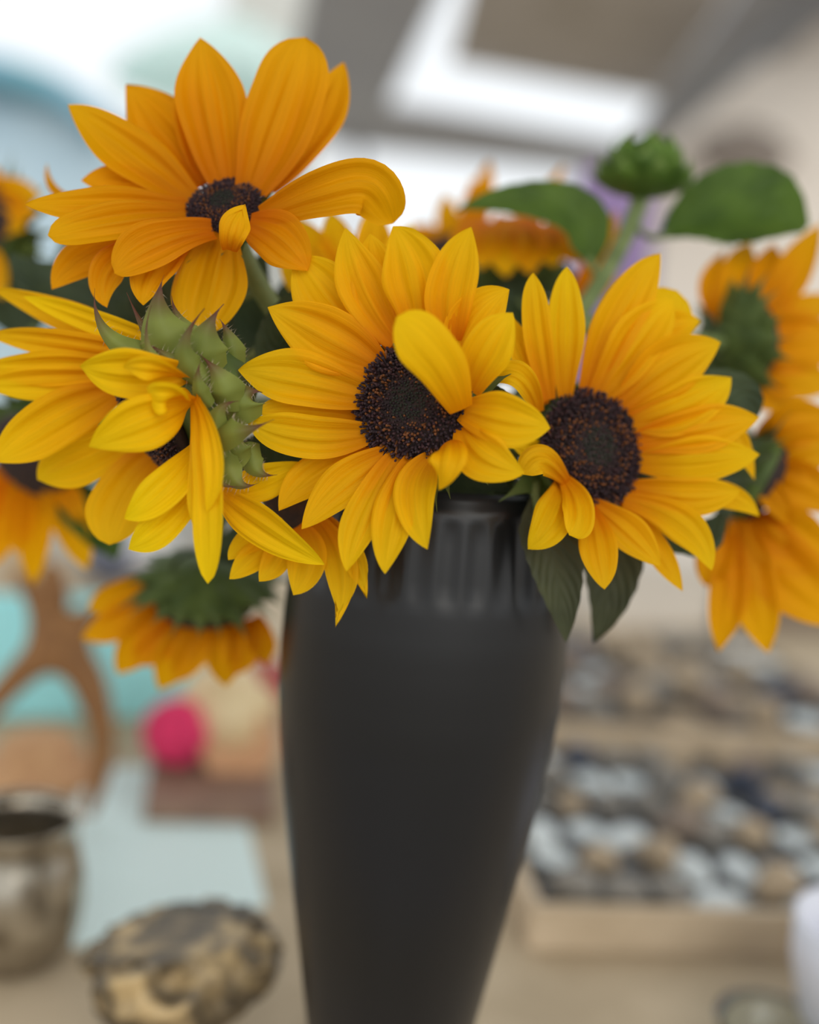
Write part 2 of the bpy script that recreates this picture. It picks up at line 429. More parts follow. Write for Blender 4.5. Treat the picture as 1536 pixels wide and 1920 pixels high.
OBST = []          # (owner name, search tree) of everything stems have to clear
def obst(o, vf, owner): OBST.append((owner, BVHTree.FromPolygons([Vector(v) for v in vf[0]], vf[1]))); return o
def hits(vf, owner):
    t = BVHTree.FromPolygons(vf[0], vf[1]); return sum(len(t.overlap(b)) for w_, b in OBST if w_ != owner)
def register(root):
    for o in [c for c in root.children] + [g for c in root.children for g in c.children]:
        if o.type == 'MESH': obst(o, ([v.co+root.location for v in o.data.vertices], [list(p.vertices) for p in o.data.polygons]), root.name)
def route_stem(p0, lead, mouth, owner):
    '''the stem from the flower's back over the rim into the vase that touches nothing else'''
    a0 = math.atan2(mouth[1], mouth[0]); best = None
    for lift in (.02, .045, .075, .11):
        for da in (0, .35, -.35, .7, -.7, 1.1, -1.1, 1.6, -1.6, 2.2, -2.2, 3.0):
            for rm in (.030, .020, .010):
                d = Vector((math.cos(a0+da), math.sin(a0+da), 0))
                top = MOUTH + d*rm + Z*.02; end = MOUTH + d*rm*.8 - Z*.09
                out_ = Vector((p0.x-MOUTH.x, p0.y-MOUTH.y, 0)); out_ = out_.normalized()*min(.02, out_.length*.3) if out_.length > 1e-5 else out_
                pts = bez(p0, p0 + lead*(.03+lift*.3), top + Z*lift + out_, top, 18) + [top.lerp(end, k_/5) for k_ in range(1, 6)]
                h = hits(tube(pts, .0046, 8), owner)
                if best is None or h < best[0]: best = (h, pts)
                if h == 0: return pts
    return best[1]
def route_petiole(W, spts, owner):
    d0 = (W[0]-W[1]).normalized(); best = None
    cand = sorted([q for q in spts[2:] if q.z > MOUTH.z+.012], key=lambda q: (q-W[0]).length)
    for near in cand:
        for lead in (.008, .02, .035):
            for bow in (0, .02, .04):
                vf = tube(bez(W[0]-d0*.006, W[0]+d0*lead, near.lerp(W[0], .4)+Z*bow, near, 10), .0018, 6)
                h = hits(vf, owner)
                if best is None or h < best[0]: best = (h, vf)
                if h == 0: return vf
    return best[1]
FLOWERS = []
class Flower:
    def __init__(s, label, px, py, D, n, R, cone=.3, pm=None, group=None, disc=True, calyx=True, mouth=(0, 0), recede=.0, stem=True, nbract=18, blen=1.15, dome=.32, florets=True, clamp=(0, 9)):
        """n: (right, up, toward camera) direction the face looks"""
        s.c = P(px, py, D); s.D = D; s.px, s.py = px, py
        s.n = (RT*n[0]+UP*n[1]-FW*n[2]).normalized(); s.R = R*D/FPX; s.cone = cone; s.clamp = clamp; s.pm = pm or M_PET_B
        s.root = thing('sunflower', label, 'sunflower', s.c, group)
        s.k = 0; s.seed = int(px*3+py)
        e1, e2, n_ = frame(s.n)
        if disc: s.disc(e1, e2, dome, florets)
        if calyx: s.calyx(e1, e2, nbract, blen)
        s.mouth = mouth; s.lreq = []; FLOWERS.append(s)
    def disc(s, e1, e2, dome, florets):
        R = s.R; n = s.n; c = s.c
        prof = [(R*.96*math.sin(t*math.pi/2), dome*R*math.cos(t*math.pi/2)) for t in [.02, .15, .3, .45, .6, .75, .88, 1.0]] + [(R*.97, -.1*R), (R*.7, -.3*R)]
        V, F = [], []
        prof = prof[::-1]
        V, F = lathe(c, prof, 32, axis=n) if abs(n.dot(Z)) < .9999 else lathe(c, prof, 32)
        s.dobj = link('disc', V, F, M_DISC, s.root)
        if not florets: return
        rnd = random.Random(s.seed); V, F, MI = [], [], []
        N = 1050
        for i in range(N):
            f = (i+.5)/N; rr = math.sqrt(f); a = i*2.399963
            hgt = dome*R*math.sqrt(max(0, 1-rr*rr))*.95
            radial = e1*math.cos(a)+e2*math.sin(a)
            b = c + radial*(rr*R*1.0) + n*hgt
            d = (n*(1.0-.55*rr*rr) + radial*rr*(.75 if rr > .85 else .35) + Vector((rnd.gauss(0, .22), rnd.gauss(0, .22), rnd.gauss(0, .22)))).normalized()
            L = R*(.08+.06*rnd.random())*(1.0 if rr > .45 else .65)*(1.15 if rr > .8 else 1)
            w_ = R*.019*(1.15 if rr > .5 else .9)
            f1, f2, _ = frame(d)
            k0 = len(V)
            for h, ww in ((-.2, .7), (.55, 1.0), (.8, 1.3), (1.0, .35)):
                for t in range(4):
                    an = t*math.pi/2+a; V.append(b + d*L*h + (f1*math.cos(an)+f2*math.sin(an))*w_*ww)
            mi = 2 if rr < .33 and rnd.random() < .8 else (1 if rnd.random() < (.30 if .35 < rr < .72 else .07) else (3 if rnd.random() < .4 else 0))
            for lv in range(3):
                for t in range(4):
                    t2 = (t+1) % 4; F.append([k0+lv*4+t, k0+lv*4+t2, k0+lv*4+4+t2, k0+lv*4+4+t]); MI.append(mi)
            F.append([k0+12, k0+13, k0+14, k0+15]); MI.append(mi)
        link('disc_florets', V, F, None, s.root, mats=M_FLO, midx=MI, smooth=False, kind='stuff')
    def calyx(s, e1, e2, nb, blen):
        R = s.R; n = s.n; c = s.c
        V, F = lathe(c, [(R*.1, -.75*R), (R*.45, -.7*R), (R*.85, -.48*R), (R*1.02, -.22*R), (R*.98, -.06*R)], 24, axis=n)
        s.rec = link('receptacle', V, F, M_CAL, s.root)
        rnd = random.Random(s.seed+5)
        for i in range(nb):
            a = 2*math.pi*i/nb + rnd.uniform(-.1, .1); lay = i % 2
            rad = e1*math.cos(a)+e2*math.sin(a)
            b = c + rad*R*(.62+.2*lay) - n*R*(.66-.22*lay)
            t = c + rad*R*(.8+blen*rnd.uniform(.75, 1.1)) - n*R*(.35-.2*rnd.random())
            mid = c + rad*R*(1.05+.12*lay) - n*R*(.5-.1*lay)
            V, F, UV = sheet([b, mid, t], rad*.3-n, R*.62, prof_bract, 9, 4, cup=-.25, ridge=0, seed=i+s.seed)
            link('bract', V, F, M_CAL, s.root, UV)
    def stem(s):
        s.spts = route_stem(s.c - s.n*s.R*.72, -s.n, s.mouth, s.root.name)
        vf = tube(s.spts, .0042, 8); obst(link('stem', *vf, M_STEM, s.root), vf, s.root.name)
    def petioles(s):
        for lf, W in s.lreq:
            vf = route_petiole(W, s.spts, s.root.name); obst(link('petiole', *vf, M_STEM, lf), vf, s.root.name)
    def surf(s, px, py):
        """point of the petal cone under a pixel"""
        best = None
        for i in range(161):
            d = s.D - .06 + .12*i/160; q = P(px, py, d)-s.c; h = q.dot(s.n); r = (q-s.n*h).length
            g = abs(h - s.cone*max(0, r-s.R)) + .08*abs(d-s.D)
            if best is None or g < best[0]: best = (g, d)
        return max(s.clamp[0], min(s.clamp[1], best[1]))
    def petal(s, b, mpt, t, w, pf='s', off=(0, 0, 0), roll=(0, 0), cup=.22, ridge=.07, rip=.05, rag=0, mt=None, D=None, extra=None, fold=0, tipcurl=0, hi=True, face=.55):
        i = s.k; s.k += 1
        lay = -.0005*i
        pts = [b, mpt] + ([extra] if extra else []) + [t]
        ofs = off if len(off) == len(pts) else (off[0], off[1], off[1], off[2])
        W = []
        for q, (pt, o_) in enumerate(zip(pts, ofs)):
            d = D[q] if D else s.surf(*pt)
            W.append(P(pt[0], pt[1], d + lay*(.4 if q == 0 else 1) + o_))
        nref = (s.n*(1-face) - ray(*mpt).normalized()*face)
        if nref.length < .05: nref = -FW
        nref.normalize()
        V, F, UV = sheet(W, nref, w*(1.1 if hi else 1.05)*depth(W[1])/FPX, PP[pf], 26 if hi else 16, 22 if hi else 12, cup, ridge*1.7, rip, roll, .05, s.seed+i*17, rag, fold, tipcurl)
        return link('petal', V, F, mt or s.pm, s.root, UV)
    def leaf(s, b, mpt, t, w, D, roll=(0, 0), fold=.25, mt=None, rip=.12):
        W = [P(p[0], p[1], d) for p, d in zip((b, mpt, t), D)]
        V, F, UV = sheet(W, (-FW+UP*.5).normalized(), w*D[1]/FPX, prof_leaf, 36, 12, .1, .03, rip, roll, .03, s.seed+int(t[0]), 0, fold)
        lf = link('leaf', V, F, mt or M_LEAFD, s.root, UV)
        s.lreq.append((lf, W))
        return lf

# ------------------------------------------------------------------ sunflowers
# upturned flower, tallest
f = Flower('tallest sunflower, golden petals and upturned face with a small dark disc', 422, 390, .385, (-.12, .55, .80), 69, .30, M_PET_A, mouth=(-.03, -.005), nbract=16, clamp=(.374, .398))
for a in [
    ((300, 390), (135, 378), (88, 306), 22, 'n', (.03, .04, .045)),
    ((500, 350), (590, 235), (645, 118), 84, 's', (.006, .01, .012)),
    ((385, 345), (310, 245), (236, 160), 120, 'p', (.004, .006, .008)),
    ((365, 375), (250, 345), (152, 338), 62, 's', (.004, .006, .008)),
    ((330, 440), (185, 470), (97, 542), 78, 's', (.008, .012, .012)),
    ((290, 455), (205, 505), (201, 577), 62, 's', (.004, .004, .002)),
    ((350, 455), (290, 505), (268, 572), 70, 's', (.002, .0, -.004)),
    ((390, 340), (365, 235), (350, 140), 70, 's', (.003, .004, .004)),
    ((360, 372), (245, 285), (128, 196), 92, 's'),
    ((350, 385), (200, 385), (48, 384), 66, 's'),
    ((350, 402), (220, 415), (90, 442), 74, 'r'),
    ((425, 350), (398, 205), (375, 70), 118, 's'),
    ((470, 360), (530, 215), (572, 70), 130, 'r'),
    ((465, 420), (525, 450), (577, 508), 92, 's'),
    ((420, 440), (398, 520), (372, 628), 126, 'r', (.004, .012, .014)),
    ((400, 432), (295, 455), (214, 512), 84, 'r'),
]: f.petal(*a[:5], off=a[5] if len(a) > 5 else (0, 0, 0), ridge=.08, rip=.06)
f.petal((488, 405), (600, 366), (737, 418), 96, 'w', off=(0, -.002, .008), roll=(0, 25), ridge=.07, extra=(690, 352))
f.petal((432, 470), (438, 430), (459, 386), 54, 's', off=(-.010, -.014, -.016), rip=.18, mt=M_PET_B, rag=.1, cup=.1)
f.leaf((230, 640), (120, 560), (20, 470), 150, (.47, .455, .46), (0, 20))
f.leaf((300, 560), (190, 560), (60, 585), 130, (.45, .445, .45), (-20, 0))
f.leaf((500, 700), (470, 590), (500, 470), 110, (.46, .45, .44), (20, 40))
f.leaf((420, 690), (330, 590), (250, 500), 190, (.43, .425, .425), (0, 0))

# central flower
f = Flower('sunflower in front of the vase rim with one petal folded over its dark disc', 776, 757, .362, (-.33, .05, .93), 110, .30, M_PET_B, mouth=(-.005, -.03), clamp=(.35, .368))
for a in [
    ((700, 660), (625, 570), (553, 478), 118, 's', (.002, .003, .003)),
    ((745, 650), (715, 545), (694, 438), 100, 's', (.002, .002, .002)),
    ((700, 785), (575, 768), (480, 772), 58, 's', (.003, .001, -.002)),
    ((712, 838), (600, 882), (523, 958), 70, 's', (.003, .004, .004)),
    ((868, 690), (890, 605), (955, 543), 92, 's', (.003, .003, .003)),
    ((745, 640), (685, 545), (648, 428), 88, 's', (.001, .001, .001)),
    ((790, 640), (780, 520), (738, 424), 112, 's'),
    ((845, 640), (848, 535), (884, 426), 88, 's'),
    ((715, 690), (605, 630), (502, 576), 112, 'p'),
    ((700, 745), (565, 710), (447, 694), 96, 's'),
    ((700, 812), (570, 818), (462, 788), 78, 's'),
    ((738, 850), (650, 905), (566, 992), 74, 's'),
    ((745, 850), (682, 965), (650, 1072), 66, 's'),
    ((775, 858), (738, 965), (722, 1076), 72, 's'),
    ((810, 858), (778, 930), (802, 1030), 74, 's'),
    ((882, 735), (915, 655), (962, 586), 84, 's'),
    ((868, 800), (905, 855), (984, 886), 82, 's'),
    ((866, 768), (945, 788), (1032, 802), 92, 's'),
]: f.petal(*a[:5], off=a[5] if len(a) > 5 else (0, 0, 0), ridge=.06, rip=.05)
f.petal((842, 828), (838, 862), (824, 918), 66, 'n', off=(-.004, -.012, -.006), roll=(-10, 20), cup=-.3, rip=.15)
f.petal((866, 768), (818, 672), (744, 594), 96, 'r', off=(-.006, -.020, -.026), roll=(15, 5), cup=-.12, ridge=.02, rip=.02, mt=M_PET_C)
f.leaf((560, 720), (522, 640), (552, 545), 96, (.41, .40, .395), (10, 0), mt=M_LEAFD)
f.leaf((895, 760), (925, 748), (975, 760), 60, (.376, .372, .370), (0, 0), mt=M_LEAFD)
f.leaf((800, 930), (880, 900), (960, 930), 120, (.425, .415, .41), (0, -20), mt=M_LEAFD)

# right flower
f = Flower('sunflower with a fully bare dark disc and densely fanned petals above olive leaves', 1106, 842, .395, (.36, .12, .93), 106, .26, M_PET_B, mouth=(.03, -.012), clamp=(.382, .40))
for a in [
    ((1040, 860), (1000, 845), (955, 828), 40, 's', (.004, .003, .002)),
    ((1020, 760), (980, 665), (952, 588), 46, 's', (.003, .003, .003)),
    ((1150, 730), (1215, 640), (1270, 545), 105, 'w', (.005, .007, .008)),
    ((1150, 740), (1225, 640), (1314, 602), 84, 's', (.003, .004, .004)),
    ((1195, 800), (1330, 780), (1415, 900), 60, 's', (.006, .008, .01)),
    ((1260, 930), (1350, 925), (1424, 968), 46, 's', (.004, .005, .005)),
    ((1170, 935), (1225, 1020), (1280, 1108), 46, 's', (.003, .003, .002)),
    ((1030, 750), (1006, 610), (1000, 512), 54, 's'),
    ((1060, 745), (1060, 605), (1063, 500), 66, 's'),
    ((1100, 745), (1165, 590), (1238, 476), 84, 's', (.002, .002, .002)),
    ((1120, 745), (1195, 640), (1262, 560), 92, 's'),
    ((1165, 765), (1255, 690), (1352, 642), 96, 's'),
    ((1185, 790), (1285, 762), (1372, 708), 88, 's'),
    ((1195, 830), (1310, 805), (1424, 783), 80, 's'),
    ((1195, 868), (1310, 862), (1425, 852), 78, 's'),
    ((1185, 915), (1295, 930), (1388, 920), 66, 's'),
    ((1170, 938), (1280, 985), (1335, 1070), 62, 's'),
    ((1110, 945), (1180, 1000), (1238, 1062), 62, 's'),
    ((1105, 950), (1122, 1030), (1134, 1105), 66, 's'),
    ((1055, 905), (1036, 972), (990, 1030), 70, 's'),
    ((1055, 895), (1085, 955), (1068, 1004), 58, 'w', (-.002, -.006, -.006)),
]: f.petal(*a[:5], off=a[5] if len(a) > 5 else (0, 0, 0), ridge=.07, rip=.05)
f.petal((1010, 775), (972, 705), (908, 716), 52, 's', off=(0, -.004, .004), roll=(0, 30))
f.petal((1066, 908), (1020, 862), (982, 890), 56, 'w', off=(-.002, -.008, -.006), roll=(0, 20), cup=-.2)
f.leaf((1000, 930), (1042, 1050), (1062, 1205), 112, (.392, .388, .396), (0, 0), mt=M_LEAFO, rip=.05)
f.leaf((1100, 930), (1150, 1050), (1112, 1205), 130, (.42, .415, .42), (0, 0), mt=M_LEAFO, rip=.06)
f.leaf((1160, 840), (1240, 900), (1330, 900), 130, (.43, .43, .435), (0, 0), mt=M_LEAFD)
f.leaf((1160, 900), (1290, 1000), (1350, 960), 110, (.425, .42, .42), (0, 0), mt=M_LEAFD)
f.leaf((1250, 760), (1370, 740), (1400, 800), 120, (.425, .42, .42), (0, 0), mt=M_LEAFD)
f.leaf((1000, 720), (960, 640), (950, 540), 110, (.46, .455, .45), (0, 0), mt=M_LEAFD)

# side-on flower left of centre: bracts toward us
f = Flower('lemon yellow sunflower seen side-on with pointed green bracts standing from its back', 290, 792, .375, (-.72, -.50, .34), 100, .2, M_PET_C, calyx=False, mouth=(-.045, -.02))
C4 = P(335, 760, .372)
V, F = lathe(C4, [(.002, -.03), (.010, -.027), (.017, -.018), (.0205, -.006), (.0195, .004)], 28, axis=f.n)
link('receptacle', V, F, M_CAL, f.root)
for a in [  # far side
    ((300, 660), (150, 600), (-25, 538), 58, 's', (.385, .39, .40)),
    ((330, 655), (185, 605), (44, 556), 48, 's', (.375, .38, .385)),
    ((290, 675), (130, 645), (-30, 628), 52, 's', (.38, .385, .39)),
    ((230, 690), (100, 690), (-40, 690), 64, 's', (.382, .386, .39)),
    ((230, 710), (90, 716), (-40, 722), 60, 's', (.383, .388, .39)),
    ((300, 800), (150, 858), (70, 900), 88, 's', (.39, .395, .40)),
    ((215, 735), (95, 795), (-12, 866), 96, 's', (.385, .385, .385)),
    ((300, 850), (235, 930), (205, 1022), 108, 'r', (.392, .392, .39)),
    ((420, 925), (490, 905), (572, 868), 62, 's', (.372, .374, .376)),
    ((412, 925), (490, 985), (608, 1058), 80, 's', (.365, .363, .365)),
]: f.petal(*a[:5], D=a[5], ridge=.06, mt=M_PET_B if a[5][1] > .384 else None)
for a in [  # near side, folding over the disc
    ((355, 700), (245, 700), (150, 688), 88, 's', (.354, .348, .35)),
    ((362, 760), (275, 790), (166, 838), 92, 's', (.354, .344, .346)),
    ((355, 735), (315, 745), (278, 742), 60, 'w', (.353, .342, .344)),
    ((350, 708), (285, 690), (232, 690), 44, 's', (.352, .341, .345)),
    ((378, 900), (310, 980), (240, 1030), 66, 's', (.362, .355, .356)),
    ((378, 830), (310, 915), (234, 972), 70, 's', (.36, .352, .352)),
    ((372, 770), (375, 900), (372, 1010), 48, 's', (.356, .352, .352)),
    ((366, 745), (390, 900), (390, 1094), 62, 'r', (.354, .348, .35)),
    ((366, 745), (400, 850), (388, 960), 44, 's', (.352, .345, .348)),
]: f.petal(*a[:5], D=a[5], ridge=.06)
def bract(f, pts, w, D, mt=None, roll=(0, 0), cup=-.35):
    W = [P(p[0], p[1], d) for p, d in zip(pts, D)]
    V, F, UV = sheet(W, -FW, w*D[0]/FPX, prof_bract, 16, 6, cup, .0, .08, roll, .02, int(pts[0][0]*3+pts[-1][1]), 0, -.3)
    o = link('bract', V, F, mt or M_BRACT, f.root, UV)
    # soft edge hairs
    rnd = random.Random(int(pts[0][0])); HV, HF = [], []
    for i in range(3, 14):
        for j in (0, 6):
            for _ in range(2):
                q = V[i*7+j]; c_ = V[i*7+3]; d = (q-c_).normalized()*.0016 + Vector((rnd.gauss(0, .0006), rnd.gauss(0, .0006), rnd.gauss(0, .0006)))
                s_ = frame(d)[0]*.00006; k = len(HV); HV += [q+s_, q-s_, q+d]; HF.append([k, k+1, k+2])
    link('bract_hairs', HV, HF, M_HAIR, o, kind='stuff')
    return o
for pts, w_, D in [
    (((440, 690), (432, 640), (412, 598)), 44, (.370, .368, .366)),
    (((400, 665), (345, 615), (322, 555)), 46, (.366, .364, .362)),
    (((360, 690), (300, 660), (237, 548)), 60, (.364, .360, .362)),
    (((350, 680), (215, 640), (178, 540)), 46, (.362, .357, .358)),
    (((350, 680), (300, 605), (308, 515)), 92, (.358, .353, .352)),
    (((400, 700), (384, 635), (420, 570)), 78, (.357, .351, .350)),
    (((462, 790), (458, 742), (492, 736)), 76, (.361, .356, .357)),
    (((425, 765), (416, 715), (374, 664)), 66, (.356, .350, .349)),
    (((385, 705), (288, 670), (284, 572)), 26, (.354, .348, .346)),
    (((395, 715), (345, 660), (384, 578)), 46, (.353, .346, .344)),
    (((395, 760), (372, 720), (377, 676)), 30, (.352, .346, .344)),
    (((410, 860), (408, 780), (448, 752)), 44, (.354, .347, .346)),
    (((455, 870), (440, 830), (470, 800)), 60, (.362, .357, .358)),
    (((410, 800), (440, 812), (514, 786)), 60, (.352, .345, .342)),
    (((420, 830), (440, 900), (486, 905)), 46, (.358, .354, .356)),
    (((400, 800), (402, 890), (455, 912)), 30, (.355, .350, .351)),
    (((470, 830), (480, 880), (520, 890)), 40, (.368, .366, .368)),
    (((380, 720), (330, 680), (270, 640)), 40, (.356, .350, .350)),
]: bract(f, pts, w_, D)

# flower half hidden behind the central one's top petals
f = Flower('golden sunflower mostly hidden behind the tallest sunflower and the one with the folded petal', 680, 545, .435, (-.1, .5, .85), 80, .25, M_PET_B, mouth=(-.01, .01), florets=False)
for a in [((640, 560), (580, 540), (525, 480), 60), ((650, 545), (600, 480), (560, 408), 62), ((670, 530), (640, 470), (618, 395), 66), ((690, 530), (700, 460), (700, 385), 66), ((715, 540), (745, 480), (775, 420), 60), ((650, 560), (590, 500), (570, 450), 60)]:
    f.petal(*a, hi=False)
f.leaf((600, 680), (560, 580), (585, 490), 120, (.485, .482, .48), (0, 0))
# flower behind, petals spilling under the central flower
f = Flower('half hidden sunflower whose pointed petal tips hang down over the black vase', 545, 955, .384, (-.2, -.45, .85), 54, .2, M_PET_B, mouth=(-.045, .0), florets=False, blen=.25)
for a in [((530, 980), (470, 1010), (428, 1050), 46), ((530, 990), (480, 1040), (430, 1086), 50), ((540, 1000), (520, 1045), (486, 1090), 54), ((560, 985), (575, 1050), (550, 1116), 74), ((610, 970), (660, 1040), (688, 1124), 44), ((590, 970), (640, 1060), (628, 1178), 58)]:
    f.petal(*a, D=(.380, .374, .372), rag=.12 if a[2][0] > 600 else 0, hi=False, off=(0, 0, 0))
f.leaf((540, 930), (500, 870), (430, 840), 150, (.42, .415, .41), (0, 0))
f.leaf((520, 1000), (460, 1020), (380, 1040), 120, (.45, .45, .45), (0, 0))
# drooping flower lower left, calyx toward us
f = Flower('drooping sunflower low at the vase side showing its dark green back', 385, 1120, .50, (-.1, -.80, -.42), 100, .5, M_PET_A, mouth=(-.047, .01), nbract=22, blen=.9, florets=False)
for a in [((300, 1095), (230, 1120), (165, 1142), 66), ((300, 1120), (230, 1165), (153, 1196), 62), ((320, 1140), (265, 1200), (222, 1264), 74), ((345, 1150), (290, 1210), (250, 1240), 60), ((360, 1160), (330, 1225), (300, 1294), 72), ((395, 1165), (360, 1220), (330, 1280), 64), ((420, 1165), (420, 1225), (425, 1288), 64), ((450, 1165), (455, 1215), (440, 1265), 60), ((475, 1155), (490, 1200), (500, 1245), 50)]:
    f.petal(*a, D=(.495, .49, .497), hi=False, face=.9)
# left edge
f = Flower('orange-gold sunflower hanging beneath the side-on lemon one, petals drooping', 60, 855, .50, (-.3, -.5, .8), 90, .2, M_PET_D, mouth=(-.045, .02), florets=False)
for a in [((30, 870), (-30, 940), (-70, 1010), 70), ((40, 880), (10, 970), (-15, 1062), 72), ((70, 880), (66, 985), (62, 1096), 64), ((95, 880), (130, 970), (164, 1068), 74), ((100, 870), (130, 930), (168, 968), 46), ((55, 870), (40, 950), (30, 1040), 60)]:
    f.petal(*a, hi=False)
f.leaf((100, 900), (185, 985), (215, 1050), 90, (.51, .51, .51), mt=M_LEAF)
# far left top
f = Flower('orange sunflower peeking out behind the tallest one beside the pale blue drape', -55, 420, .56, (-.2, .3, .9), 90, .3, M_PET_D, mouth=(-.04, .03), florets=False)
for a in [((-40, 390), (20, 365), (78, 375), 60), ((-40, 420), (10, 400), (70, 400), 66), ((-40, 440), (0, 420), (48, 432), 60), ((-60, 380), (-30, 340), (10, 350), 60), ((-70, 470), (-20, 500), (8, 560), 60)]:
    f.petal(*a, hi=False)
f.leaf((60, 640), (40, 540), (70, 440), 120, (.57, .565, .56), mt=M_LEAFD)
f.leaf((110, 640), (150, 520), (120, 430), 130, (.56, .555, .55), mt=M_LEAFD)
# behind centre top: back view
f = Flower('orange sunflower turned away, its green back just below the bud leaf', 975, 500, .55, (.05, .75, -.3), 84, .4, M_PET_D, mouth=(.012, .035), nbract=18, blen=.4, florets=False)
for a in [((1070, 560), (1120, 480), (1156, 394), 40), ((1080, 570), (1130, 530), (1146, 470), 40)]:
    f.petal(*a, D=(.55, .548, .552), hi=False, face=.9)
for a in [((895, 425), (880, 450), (872, 492), 62), ((918, 412), (908, 450), (905, 505), 66), ((950, 404), (948, 455), (950, 520), 72), ((985, 406), (990, 455), (995, 515), 72), ((1018, 418), (1032, 455), (1040, 500), 70), ((1045, 436), (1070, 460), (1088, 492), 62)]:
    f.petal(*a, D=(.535, .515, .512), hi=False, face=.9)
f.leaf((990, 620), (960, 560), (930, 530), 140, (.54, .53, .53), mt=M_LEAFD)
f = Flower('golden sunflower at the back with narrow petal tips rising against the white sky', 850, 505, .60, (0, .3, .9), 80, .3, M_PET_A, mouth=(0, .04), florets=False)
for a in [((830, 490), (790, 470), (742, 440), 56), ((835, 480), (815, 460), (770, 420), 60), ((845, 475), (840, 420), (835, 362), 44), ((870, 470), (895, 400), (918, 300), 50), ((860, 470), (885, 400), (884, 335), 44), ((900, 480), (980, 420), (1060, 308), 40)]:
    f.petal(*a, hi=False)
# right cluster
f = Flower('golden sunflower turned away with its green calyx showing, next to a broad bud leaf', 1400, 640, .50, (.75, .1, -.35), 82, .5, M_PET_A, mouth=(.04, .02), nbract=20, blen=.9, florets=False)
for a in [((1350, 590), (1330, 540), (1360, 470), 40), ((1365, 620), (1380, 535), (1408, 455), 76), ((1395, 620), (1430, 545), (1452, 458), 76), ((1430, 600), (1480, 520), (1540, 420), 66), ((1425, 650), (1480, 600), (1570, 560), 70), ((1415, 670), (1480, 645), (1590, 640), 120), ((1420, 700), (1480, 710), (1570, 720), 80), ((1425, 640), (1450, 560), (1480, 500), 56), ((1420, 720), (1440, 740), (1500, 770), 60)]:
    f.petal(*a, D=(.50, .495, .51), hi=False, face=.85)
f.leaf((1330, 800), (1345, 690), (1340, 590), 100, (.53, .52, .52), mt=M_LEAFD)
f = Flower('large amber sunflower drooping at the bouquet side under the turned-away one', 1430, 905, .47, (.65, -.35, .1), 90, .3, M_PET_A, mouth=(.045, .0), nbract=20, blen=1.0, florets=False)
for a in [((1430, 830), (1490, 800), (1570, 790), 90), ((1440, 880), (1500, 850), (1570, 850), 90), ((1430, 900), (1500, 910), (1570, 960), 90), ((1420, 960), (1470, 1010), (1580, 1050), 120), ((1400, 970), (1470, 1070), (1580, 1170), 130), ((1390, 970), (1410, 1090), (1440, 1225), 92), ((1370, 980), (1365, 1100), (1348, 1222), 70), ((1360, 980), (1340, 1040), (1325, 1100), 70), ((1420, 880), (1450, 930), (1490, 990), 46)]:
    f.petal(*a, D=(.465, .455, .46), hi=False, face=.85)
f.leaf((1400, 800), (1370, 870), (1340, 960), 120, (.50, .50, .50), mt=M_LEAFD)

# ------------------------------------------------------------------ bud
BD = .52
bc = P(1207, 318, BD)
bud = thing('sunflower_bud', 'closed green sunflower bud on an upright stem above the blooms', 'flower bud', bc)
br = 72*BD/FPX
V, F = lathe(bc, [(br*.2, -br*.75), (br*.7, -br*.6), (br*.95, -br*.2), (br*.9, br*.2), (br*.62, br*.55), (br*.2, br*.75)], 24)
link('bud_core', V, F, M_BUD, bud)
rnd = random.Random(4)
for ring, (nb, r0, z0, r1, z1, wd) in enumerate([(9, .75, -.62, 1.22, .12, .8), (9, .92, -.3, 1.12, .42, .75), (8, .92, .05, .72, .82, .7), (6, .7, .35, .32, 1.0, .6)]):
    for i in range(nb):
        a = 2*math.pi*(i+.5*ring)/nb + rnd.uniform(-.12, .12); rad = Vector((math.cos(a), math.sin(a), 0))
        b = bc+rad*br*r0*.9+Z*br*z0; t = bc+rad*br*(r1+rnd.uniform(-.08, .12))+Z*br*z1; mid = bc+rad*br*(max(r0, r1)*1.03)+Z*br*(z0+z1)*.5
        V, F, UV = sheet([b, mid, t], rad, br*wd, prof_bract, 9, 4, -.3, 0, 0, seed=i+ring*10)
        link('bract', V, F, M_BUD, bud, UV)
bud_leaves = []
for (b, mp, t, w_, D, rl, up_) in [((1112, 505), (1052, 384), (858, 396), 118, (.505, .49, .485), (10, 0), 1), ((1234, 448), (1375, 384), (1512, 428), 190, (.52, .50, .49), (0, 0), 1)]:
    W = [P(p[0], p[1], d) for p, d in zip((b, mp, t), D)]
    V, F, UV = sheet(W, (-FW+UP*.35).normalized(), w_*D[1]/FPX, prof_leaf if b[0] < 1200 else (lambda u: max(.03, prof_leaf(1-u))), 40, 14, .1, .03, .12, rl, .03, int(b[0]), 0, .2)
    lf = link('leaf', V, F, M_LEAF, bud, UV)
    bud_leaves.append((lf, W))
# stems and leaf stalks last, each clear of the vase wall and of the other flowers
vb = [o for o in vase.children][0]
OBST.append(('vase', BVHTree.FromPolygons([v.co+vase.location for v in vb.data.vertices], [list(p.vertices) for p in vb.data.polygons])))
for fl in FLOWERS: register(fl.root)
register(bud)
spts = route_stem(bc-Z*br*.7, (P(1172, 500, BD)-P(1205, 372, BD)).normalized(), (.03, .03), bud.name)
vf = tube(spts, .0044, 8); obst(link('stem', *vf, M_STEM, bud), vf, bud.name)
for fl in FLOWERS: fl.stem()
for fl in FLOWERS: fl.petioles()
for lf, W in bud_leaves:
    vf = route_petiole(W, spts, bud.name); obst(link('petiole', *vf, M_STEM, lf), vf, bud.name)

# ------------------------------------------------------------------ things on the table, left of the vase
def size(p, px): return px*depth(p)/FPX
def flat_to_cam(p):
    d = Vector((p.x-CAM.x, p.y-CAM.y, 0)).normalized(); return Vector((d.y, -d.x, 0)), d
